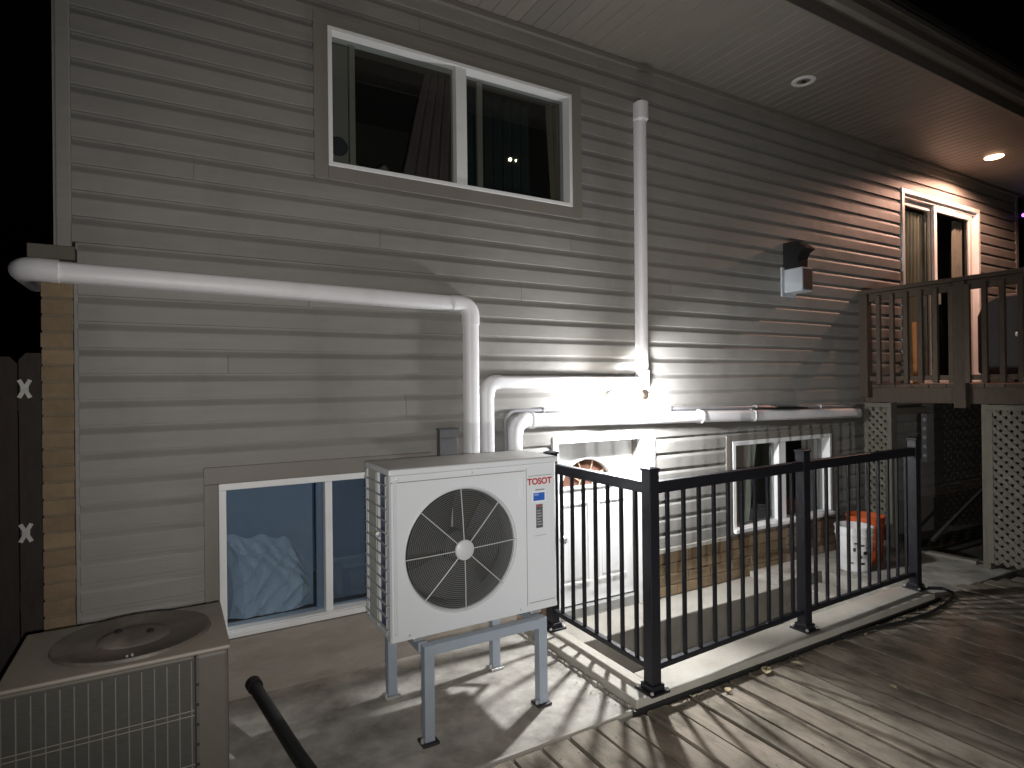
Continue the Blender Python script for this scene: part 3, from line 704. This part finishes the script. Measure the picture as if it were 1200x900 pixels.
# fan: guard of rings and spokes, blades behind
gr = MB()
for i in range(25):
    rr_ = .05+i*(FR-.058)/24; N_ = 48
    gr.tube([(FX+rr_*math.cos(2*math.pi*k/N_), -.004-.012*(1-(rr_/FR)**2), FZ+rr_*math.sin(2*math.pi*k/N_)) for k in range(N_)], .0012, 4, close=True)
g2 = gr.build("fan_guard", mat("guard_wire", (.17, .175, .17), .05, 5, .4), ac); g2["kind"] = "stuff"
for i in range(8):
    t = math.radians(45*i+2); MB().tube([(FX+.03*math.cos(t), -.019, FZ+.03*math.sin(t)), (FX+.17*math.cos(t), -.014, FZ+.17*math.sin(t)), (FX+(FR+.006)*math.cos(t), -.006, FZ+(FR+.006)*math.sin(t))], .0027, 6).build("spoke", mat("spoke_grey", (.45, .46, .46), .05, 5, .4), ac)
MB().lathe([(.001, -.031), (.038, -.030), (.047, -.024), (.048, -.014), (.001, -.014)], (FX, 0, FZ), 'y', 32).build("fan_hub", mat("hub_grey", (.55, .56, .57), .04, 5, .4), ac, smooth=True)
FB = mat("fan_plastic", (.05, .049, .052), .08, 6, .65, spec=.2)
for b in range(3):
    fbm = MB(); na, nr = 10, 6; a0 = math.radians(120*b+18)
    for i in range(nr+1):
        r = .07+i*(.255-.07)/nr
        for j in range(na+1):
            t = a0+math.radians(-46-8*i/nr+(92+4*i/nr)*j/na); yy = .13-.085*(j/na)-.01*math.sin(math.pi*j/na)
            fbm.v.append((FX+r*math.cos(t), yy, FZ+r*math.sin(t)))
    for i in range(nr):
        for j in range(na): fbm.f.append((i*(na+1)+j, i*(na+1)+j+1, (i+1)*(na+1)+j+1, (i+1)*(na+1)+j))
    fbm.build("fan_blade", FB, ac, smooth=True)
MB().lathe([(.001, .04), (.06, .045), (.075, .06), (.075, .15), (.001, .15)], (FX, 0, FZ), 'y', 24).build("fan_motor", FB, ac, smooth=True)
MB().box(FX-.022, FX+.022, .16, .19, .02, AH-.04).build("motor_bracket", mat("bracket_grey", (.4, .41, .42), .06, 5, .4), ac)
MB().box(.032, .70, .30, .31, .02, AH-.031).box(.70, .705, .01, .31, .02, AH-.031).build("back_coil", COIL, ac)
# lettering and stickers
def text(body, size, loc, m, parent, bold=.0, sx=1.0, rot=(math.pi/2, 0, 0)):
    cu = bpy.data.curves.new("lettering", 'FONT'); cu.body = body; cu.size = size; cu.extrude = .0004; cu.offset = bold; cu.align_x = 'CENTER'; cu.align_y = 'CENTER'
    o = bpy.data.objects.new("lettering", cu); C.objects.link(o)
    dg = bpy.context.evaluated_depsgraph_get(); me = bpy.data.meshes.new_from_object(o.evaluated_get(dg)); me.name = "lettering"
    C.objects.unlink(o); bpy.data.objects.remove(o); me.materials.clear(); me.materials.append(m)
    q = bpy.data.objects.new("lettering", me); C.objects.link(q); q.parent = parent; q.location = loc; q.rotation_euler = rot; q.scale = (sx, 1, 1); return q
RED = mat("red_print", (.42, .03, .03), .02, 5, .5); GREYP = mat("grey_print", (.22, .24, .25), .02, 5, .5)
text("TOSOT", .044, (.783, -.0012, .651), RED, ac, .0016, 1.0)
text("INVERTER", .017, (.783, -.0012, .608), GREYP, ac, .0002, .9) if False else MB().box(.757, .812, -.0012, -.0002, .606, .612).build("small_print", GREYP, ac)
MB().box(.737, .820, -.0012, -.0002, .548, .602).build("sticker", mat("white_sticker", (.72, .75, .8), .02, 5, .4), ac)
MB().box(.744, .812, -.0020, -.0013, .554, .594).build("sticker", mat("blue_sticker", (.03, .11, .42), .1, 30, .4), ac)
MB().box(.748, .776, -.0026, -.0021, .580, .590).build("small_print", mat("pale_blue", (.2, .32, .6), .02, 5, .4), ac)
MB().box(.760, .800, -.0012, -.0002, .415, .535).build("sticker", mat("dark_sticker", (.085, .095, .10), .5, 60, .5, stretch=(1, 1, 2)), ac)
MB().box(.762, .798, -.0018, -.0013, .522, .532).build("small_print", mat("dull_red", (.3, .08, .08), .1, 9, .5), ac)
for q in range(6): MB().box(.765, .795-.004*(q % 3), -.0018, -.0013, .43+q*.014, .435+q*.014).build("small_print", GRILLE, ac)
MB().box(.75, .822, -.0012, -.0002, .375, .377).build("small_print", ACLID, ac)
for yy in (.03, AD-.06):
    for xx in (.10, AW-.16): MB().box(xx, xx+.06, yy-.025, yy+.05, -.018, -.0015).build("foot", STEEL, ac, bevel=.003)
for (xx, zz) in ((.03, AH-.045), (.4, AH-.045), (.66, .02), (.08, .02)):
    MB().lathe([(.001, -.004), (.005, -.003), (.006, 0)], (xx, 0, zz), 'y', 8).build("screw", STEEL, ac)
hs = MB().tube([(AW-.02, .21, .66), (AW+.06, .21, .655), (AW+.10, .21, .60), (AW+.105, .21, .5), (AW+.10, .21, .38), (AW+.06, .22, .29), (AW+.03, .25, .24)], [.018, .02, .026, .028, .026, .02, .012], 12)
hs.build("insulated_hose", BLACKP, ac, smooth=True)
MB().tube([(AW+.03, .3, .3), (AW+.09, .32, .12), (AW+.06, .35, -.02), (AW-.08, .4, -.08)], .014, 8).build("insulated_hose", BLACKP, ac, smooth=True)

sd = thing("metal_stand", "blue grey square tube stand with four legs under the white unit", "stand")
FT = mat("black_foot", (.02, .02, .02), .1, 9, .6)
LEG = [(.99, 2.51), (1.60, 2.522), (.977, 2.985), (1.58, 2.978)]
for (lx, ly) in LEG:
    l = MB().box(lx-.024, lx+.024, ly-.024, ly+.024, .014, .44).build("leg", STAND, sd, bevel=.003)
    MB().box(lx-.04, lx+.04, ly-.038, ly+.038, .001, .0135).build("foot", FT if ly < 2.7 else STEEL, l, bevel=.003)
    MB().lathe([(.009, .014), (.009, .03), (.003, .034)], (lx-.033, ly-.012, 0), n=8).build("bolt", STEEL, l)
for y in (2.516, 2.98): MB().box(1.0145, 1.5555 if y > 2.7 else 1.5755, y-.023, y+.023, .393, .4385).build("beam", STAND, sd, bevel=.003)
for x in (.984, 1.592): MB().box(x-.022, x+.022, 2.547, 2.953, .394, .4375).build("beam", STAND, sd, bevel=.003)

# ------------------------------------------------------------------ old condenser
oc = thing("old_condenser", "old soiled beige condenser with a wire guarded coil, at the left by the low window", "air conditioner", loc=(-.44, 2.2, 0))
OW, OD, OH = .60, .455, .75
ot = MB()
ot.box(-.006, OW+.006, -.006, OD+.006, OH-.018, OH-.004)
ot.build("top_lid", OLDTOP, oc, bevel=.006)
# sunken top: wide ring, dish and cap
dm = MB().lathe([(.215, -.0035), (.212, .006), (.2, .006), (.19, -.0015), (.10, -.002), (.095, .004), (.06, .012), (.001, .013)], (OW*.54, OD*.52, OH), 'z', 40, cap=False)
for i, v in enumerate(dm.v): dm.v[i] = (OW*.54+(v[0]-OW*.54)*1.1, v[1], v[2])
dm.build("fan_cover", mat("soiled_ring", (.10, .085, .07), .25, 6, .55, .2, 50, dirt=(.21, .18, .15), dscale=4, dlo=.5, dhi=.7, damt=.8), oc, smooth=True)
for (a, b) in ((-.03, .03), (.03, -.02)): MB().lathe([(.012, .013), (.012, .019), (.004, .022)], (OW*.54+a*1.6, OD*.52+b, OH), n=8).build("bolt", BLACKP, oc)
for a in (0, .014): MB().lathe([(.004, -.003), (.004, .006), (.001, .009)], (OW*.52+a, .05+a*.4, OH), n=6).build("bolt", STEEL, oc)
MB().box(.501, OW, 0, OD, .0, OH-.0185).build("side_panel", OLD, oc, bevel=.012)
MB().box(0, .50, .02, OD, .0, OH-.019).build("coil", COIL, oc)
MB().box(.0, .50, -.002, .0195, OH-.034, OH-.0185).build("rim", OLD, oc, bevel=.006)
for i in range(15):
    xx = .010+i*.0343; MB().tube([(xx, 0, .0), (xx, 0, OH-.0345)], .0026, 6).build("guard_wire", OLDW, oc)
for zz in (.02, .19, .365, .54):
    for d in (0, .016): MB().tube([(0, -.005, zz+d), (.498, -.005, zz+d)], .0022, 6).build("guard_wire", OLDW, oc)
for xx in (.5,):
    for q in range(10): MB().lathe([(.001, -.004), (.004, -.003), (.005, .001)], (xx+.008, 0, .05+q*.065), 'y', 6).build("screw", BLACKP, oc)

# ------------------------------------------------------------------ black pipe lying on the slab
bp = thing("black_pipe", "black plastic pipe with a capped end lying on the concrete beside the old condenser", "pipe")
MB().tube([(.347, 3.22, .118), (.452, 2.63, .05), (.56, 2.0, .034)], .03, 14).build("pipe", BLACKP, bp, smooth=True)
MB().tube([(.344, 3.245, .121), (.352, 3.20, .116)], .037, 14).build("cap", BLACKP, bp, smooth=True)

# ------------------------------------------------------------------ raised deck at right
ud = thing("raised_deck", "raised brown wooden deck with baluster rail outside the patio door", "deck")
DX = 5.98; FZ_ = 1.535; XE = 9.3; YE = -.2
MB().box(DX-.012, DX+.026, YE, WY-.02, 1.395, FZ_-.0005).build("rim_joist", DECKUP, ud, bevel=.004)
MB().box(DX+.0265, XE, 3.30, WY-.021, 1.39, FZ_-.001).build("rim_joist", DECKUP, ud)
y = YE
while y < WY-.05:
    MB().box(DX-.025, XE, y, y+.136, FZ_, FZ_+.03).build("floor_board", DECKUP, ud, bevel=.003); y += .142
for yy in (3.325, 2.505, 1.3, .1):
    z0 = 1.36 if yy < 3.3 and yy > 2.4 else 1.44
    MB().box(DX-.10, DX-.0125, yy-.045, yy+.045, z0 if yy > 1.35 else 1.395, 2.452).build("post", DECKUP, ud, bevel=.005)
MB().box(DX-.115, DX+.02, YE, WY-.02, 2.4525, 2.487).build("top_rail", DECKUP, ud, bevel=.005)
MB().box(DX-.062, DX-.024, YE, 3.279, 2.375, 2.4515).build("sub_rail", DECKUP, ud, bevel=.003)
MB().box(DX-.062, DX-.024, YE, 3.279, 1.60, 1.645).build("bottom_rail", DECKUP, ud, bevel=.003)
bm2 = MB().box(-.018, .018, -.0185, .0185, 1.575, 2.42).mesh("baluster", DECKUP)
y = 3.18
while y > YE:
    if all(abs(y-p) > .055 for p in (3.325, 2.505, 1.3)): link("baluster", bm2, ud, at=(DX-.081, y, 0), bevel=.003)
    y -= .1225
MB().box(DX+.0, DX+.09, 2.335, 2.39, -.13, 1.394).build("post", LATT, ud, bevel=.004)
MB().box(DX+.0, DX+.09, 3.11, 3.14, -.13, 1.394).build("post", LATT, ud, bevel=.004)
MB().box(6.1, 6.9, 3.24, 3.30, 1.26, 1.33).build("beam", LATT, ud, bevel=.004)
MB().box(6.80, 6.95, 3.2, 3.25, .75, 1.258).build("brace", mat("pale_wood", (.2, .195, .2), .15, 8, .8), ud, bevel=.004)
MB().box(9.2, 9.3, .2, .3, -.13, 1.5).build("post", DECKUP, ud)
# dark skirt boards along the far side under the deck
for i in range(16): MB().box(9.32, 9.34, -.2+i*.225, -.2+i*.225+.22, -.13, 1.5).build("skirt_board", DECKUP, ud)

def lattice(lab, y0, y1, z0, z1, xx):
    lt = thing("lattice", lab, "lattice panel", "lattice skirts under the raised deck")
    for s in (1, -1):
        sp = .074; c = (y0+z0 if s == 1 else z0-y1)-.02
        end = (y1+z1 if s == 1 else z1-y0)
        while c < end:
            # line z = c - s*y  clipped to the rectangle
            pts = []
            for yy in (y0, y1):
                zz = c-s*yy
                if z0 <= zz <= z1: pts.append((yy, zz))
            for zz in (z0, z1):
                yy = (c-zz)/s
                if y0 < yy < y1: pts.append((yy, zz))
            pts = sorted(set((round(a, 4), round(b, 4)) for a, b in pts))
            if len(pts) >= 2 and math.dist(pts[0], pts[-1]) > .04:
                X = xx+(.004 if s == 1 else -.0045)
                MB().bar((X, *pts[0]), (X, *pts[-1]), .031, .0075, (1, 0, 0)).build("lattice_strip", LATT, lt)
            c += sp
    fr = MB().box(xx-.012, xx+.012, y0-.02, y1+.02, z1, z1+.045).box(xx-.012, xx+.012, y0-.02, y0+.02, z0, z1-.0005).box(xx-.012, xx+.012, y1-.03, y1+.02, z0, z1-.0005)
    fr.build("frame", LATT, lt, bevel=.003)
lattice("wide grey wooden lattice skirt right of the dark opening under the deck", 1.5, 2.335, .06, 1.345, DX-.005)
lattice("narrow grey wooden lattice strip between siding and the dark opening under the deck", 3.13, 3.355, .2, 1.345, DX-.005)
# odds and ends under the deck
tag(MB().bar((6.5, 3.02, .02), (7.5, 3.0, .42), .03, .03).build("stick", mat("grey_stick", (.06, .057, .054), .2, 9, .8), None), "thin pale stick leaning in the dark opening under the deck", "stick")
tag(MB().bar((6.02, 3.02, .018), (6.06, 2.46, .018), .075, .03).build("plank", mat("plank_wood", (.17, .155, .125), .2, 9, .8), None, bevel=.003), "short pale plank lying across the opening under the deck", "plank")

# things on the raised deck
gp = thing("covered_grill", "dark covered grill on the raised deck in front of the patio door, behind the rail", "grill", loc=(8.0, 2.75, FZ_+.03))
GC = mat("grill_cover", (.02, .018, .018), .2, 6, .6, .3, 30)
MB().prism([(-.3, .10), (.3, .10), (.3, .72), (.24, .86), (.1, .93), (-.1, .93), (-.24, .86), (-.3, .72)], -.45, .45).build("cover", GC, gp, bevel=.03)
for a in (-.38, .38):
    for b in (-.24, .24): MB().lathe([(.03, 0), (.03, .1)], (a, b, 0), n=12).build("caster", BLACKP, gp)
MB().lathe([(.001, -.02), (.022, -.018), (.026, 0)], (-.455, -.05, .50), 'y', 12).build("knob", STEEL, gp)
tag(MB().box(6.80, 6.86, WY-.10, WY-.05, FZ_+.031, 2.22).build("timber", mat("orange_timber", (.42, .19, .06), .2, 9, .7), None, bevel=.004), "narrow orange brown timber standing by the left jamb of the patio door", "timber")
pl_ = thing("purple_light", "tiny glowing purple bulb hanging at the far right end of the wall", "bulb", loc=(9.60, 3.345, 3.735))
MB().lathe([(.001, -.03), (.014, -.022), (.019, -.005), (.012, .012), (.004, .016)], (0, 0, 0), n=12).build("bulb", emit("purple_glow", (.35, .1, 1), 5), pl_, smooth=True)
MB().tube([(0, 0, .015), (0, 0, .27)], .005, 6).build("cord", BLACKP, pl_)

# ------------------------------------------------------------------ buckets, leaves, hose
def bucket(lab, x, y, r, h, m, tilt=0):
    t = thing("bucket", lab, "bucket", None, (x, y, .001))
    MB().lathe([(.001, 0), (r*.86, 0), (r*.88, .006), (r*.985, h*.80), (r*1.03, h*.80), (r*1.04, h*.83), (r*1.0, h*.84), (r*1.01, h*.96), (r*1.06, h*.965), (r*1.06, h), (r*.98, h), (r*.97, h*.9), (r*.84, .012), (.001, .012)], (0, 0, 0), 'z', 32, cap=False).build("shell", m, t, smooth=True)
    MB().tube([(r*1.05*math.cos(a), -.02-r*.75*math.sin(a), h*.86-r*1.15*math.sin(a)) for a in [math.pi*i/14 for i in range(15)]], .003, 6).build("handle", STEEL, t)
    return t
b1 = bucket("white plastic bucket with black print standing on concrete behind the railing", 5.06, 2.955, .142, .37, mat("bucket_white", (.62, .61, .60), .06, 6, .45, dirt=(.35, .33, .3), dscale=6, dlo=.5, dhi=.75, damt=.5))
b2 = bucket("orange plastic bucket standing just behind the white one", 5.40, 3.05, .15, .40, mat("bucket_orange", (.50, .09, .02), .08, 6, .45))
INK = mat("black_print", (.02, .02, .02), .02, 5, .5)
# worn vertical print wrapped on the white bucket
for q, (da, z0, z1, wd) in enumerate(((.0, .22, .235, .05), (.05, .19, .215, .02), (-.06, .175, .205, .025), (.03, .15, .178, .045), (-.02, .12, .14, .05), (.06, .095, .112, .03), (.01, .065, .085, .04), (-.08, .07, .082, .03), (-.05, .235, .25, .03))):
    m = MB(); base = math.radians(236)
    for zz in (z0, z1):
        rr_ = .142*(.88+.105*zz/(.8*.37))+.0012
        for i in range(5):
            t = base+(da+wd*(i/4-.5)*.8)/.142; m.v.append((rr_*math.cos(t), rr_*math.sin(t), zz))
    for i in range(4): m.f.append((i, i+1, 6+i, 5+i))
    m.build("print_mark", INK, b1)
tag(MB().tube([(4.86, 2.40, .02), (5.02, 2.36, .012), (5.10, 2.30, .012), (5.06, 2.22, .012), (4.95, 2.165, .013), (4.7, 2.12, .013), (4.45, 2.10, .013), (4.15, 2.12, .013), (3.9, 2.16, .013), (3.6, 2.18, .012)], .011, 8).build("hose", BLACKP, None, smooth=True), "black garden hose curling on the deck from the far railing post", "hose")
LEAFM = mat("dry_leaf", (.33, .27, .16), .3, 20, .8)
def leaf(lab, x, y, s, rz, m=LEAFM):
    mb = MB(); prof = [(-1, .02), (-.7, .35), (-.3, .55), (.1, .48), (.5, .3), (.85, .1), (1.05, .0)]
    for (a, w) in prof:
        for k in (-1, 0, 1): mb.v.append((a*s, k*w*s*1.1, .010+abs(k)*w*s*.5+.12*s*a*a))
    for i in range(len(prof)-1):
        for k in range(2): mb.f.append((i*3+k, i*3+k+1, i*3+k+4, i*3+k+3))
    mb.tube([(-1*s, 0, .01), (-1.5*s, .1*s, .02)], .0012, 5)
    o = mb.build("leaf", m, None, at=(x, y, 0), smooth=True); o.rotation_euler.z = rz; return tag(o, lab, "leaf", "dry leaves on the deck")
leaf("large curled dry leaf at the foot of the curb, middle of the railing", 2.835, 2.15, .05, .6)
leaf("small pale dry leaf on the deck by the second railing post", 3.05, 2.12, .028, 2.1)
leaf("tiny pale leaf alone in the dark middle of the deck", 3.24, 1.70, .022, 1.2)
leaf("pale leaf beside the hose near the far railing post", 4.55, 2.13, .03, 2.9)
leaf("pale leaf at the corner of the curb by the front post", 2.49, 2.12, .026, .3)

# dead leaf bits and grit swept along the curb, in the deck gaps and on the slab
lt_ = MB()
def crumb(x, y, s, z=.003):
    a = random.uniform(0, 6.28); o = len(lt_.v); k = random.choice((3, 4, 5))
    for q in range(k): t = a+q*6.283/k; r = s*random.uniform(.5, 1); lt_.v.append((x+r*math.cos(t), y+r*math.sin(t)*.6, z+random.uniform(.001, .6*s)))
    lt_.f.append(tuple(o+q for q in range(k)))
for q in range(210): crumb(random.uniform(1.95, 4.9), 2.185-abs(random.gauss(0, .035)), random.uniform(.004, .016), .004)
for q in range(90): crumb(1.93-abs(random.gauss(0, .05)), random.uniform(2.25, 3.3), random.uniform(.003, .010), .002)
for q in range(120): crumb(random.uniform(.2, 1.95), random.uniform(2.25, 3.35), random.uniform(.002, .007), .002)
for q in range(80): crumb(random.uniform(.3, 5.5), random.uniform(-.5, 2.15), random.uniform(.003, .010), .004)
lo = lt_.build("leaf_litter", mat("litter_brown", (.20, .155, .09), .5, 25, .9), None); lo["kind"] = "stuff"; tag(lo, "bits of dead leaf and grit along the curb and deck gaps", "litter")

# ------------------------------------------------------------------ wooden gate at far left
gt = thing("wooden_gate", "dark weathered board gate with pale hinges, left of the brick corner", "gate")
GY = 3.8; x = -.52; i = 0
while x > -2.6:
    w = .138; top = 1.80-.03*max(0, i)*(.6 if i < 4 else .4)+random.uniform(-.01, .01)
    MB().add([(x-w, GY, -.1), (x, GY, -.1), (x, GY, top-.035), (x-.03, GY, top), (x-w+.03, GY, top), (x-w, GY, top-.035),
              (x-w, GY+.02, -.1), (x, GY+.02, -.1), (x, GY+.02, top-.035), (x-.03, GY+.02, top), (x-w+.03, GY+.02, top), (x-w, GY+.02, top-.035)],
             [(0, 1, 2, 3, 4, 5), (6, 7, 8, 9, 10, 11), (0, 1, 7, 6), (1, 2, 8, 7), (2, 3, 9, 8), (3, 4, 10, 9), (4, 5, 11, 10), (5, 0, 6, 11)]).build("board", FENCE, gt)
    x -= w+.006; i += 1
for zz in (.5, 1.5): MB().box(-2.6, -.52, GY+.021, GY+.06, zz, zz+.09).build("rail", FENCE, gt)
for zz in (1.612, .89):
    h = MB()
    for s in (-1, 1):
        for q in (-1, 1): h.bar((-.634, GY-.004, zz), (-.634+s*.022, GY-.004, zz+q*.045), .018, .004, (0, 1, 0))
    h.box(-.650, -.618, GY-.0065, GY-.0015, zz-.022, zz+.022)
    h.build("hinge", mat("pale_hinge", (.55, .54, .50), .2, 30, .5), gt)
MB().box(-.88, -.80, GY-.05, GY-.001, -.1, 1.70).build("post", FENCE, gt)

# ------------------------------------------------------------------ twin yard lamp across the garden (mirrored in the upper window)
yl = thing("yard_lamp", "tall pole with two small bright lamps, seen mirrored in the upper window", "lamp", loc=(7.25, -5.6, 0))
MB().tube([(0, 0, -.14), (0, 0, 7.0)], [.07, .045], 12).build("pole", BLACK, yl)
MB().bar((-.2, 0, 6.98), (.2, 0, 6.98), .04, .04).build("arm", BLACK, yl)
YG = emit("yard_glow", (1, .93, .66), 45)
for a, r in ((-.06, .050), (.10, .034)):
    MB().lathe([(.001, -r), (r*.7, -r*.7), (r, 0), (r*.7, r*.7), (.001, r)], (a, 0, 7.08), n=16).build("bulb", YG, yl, smooth=True)
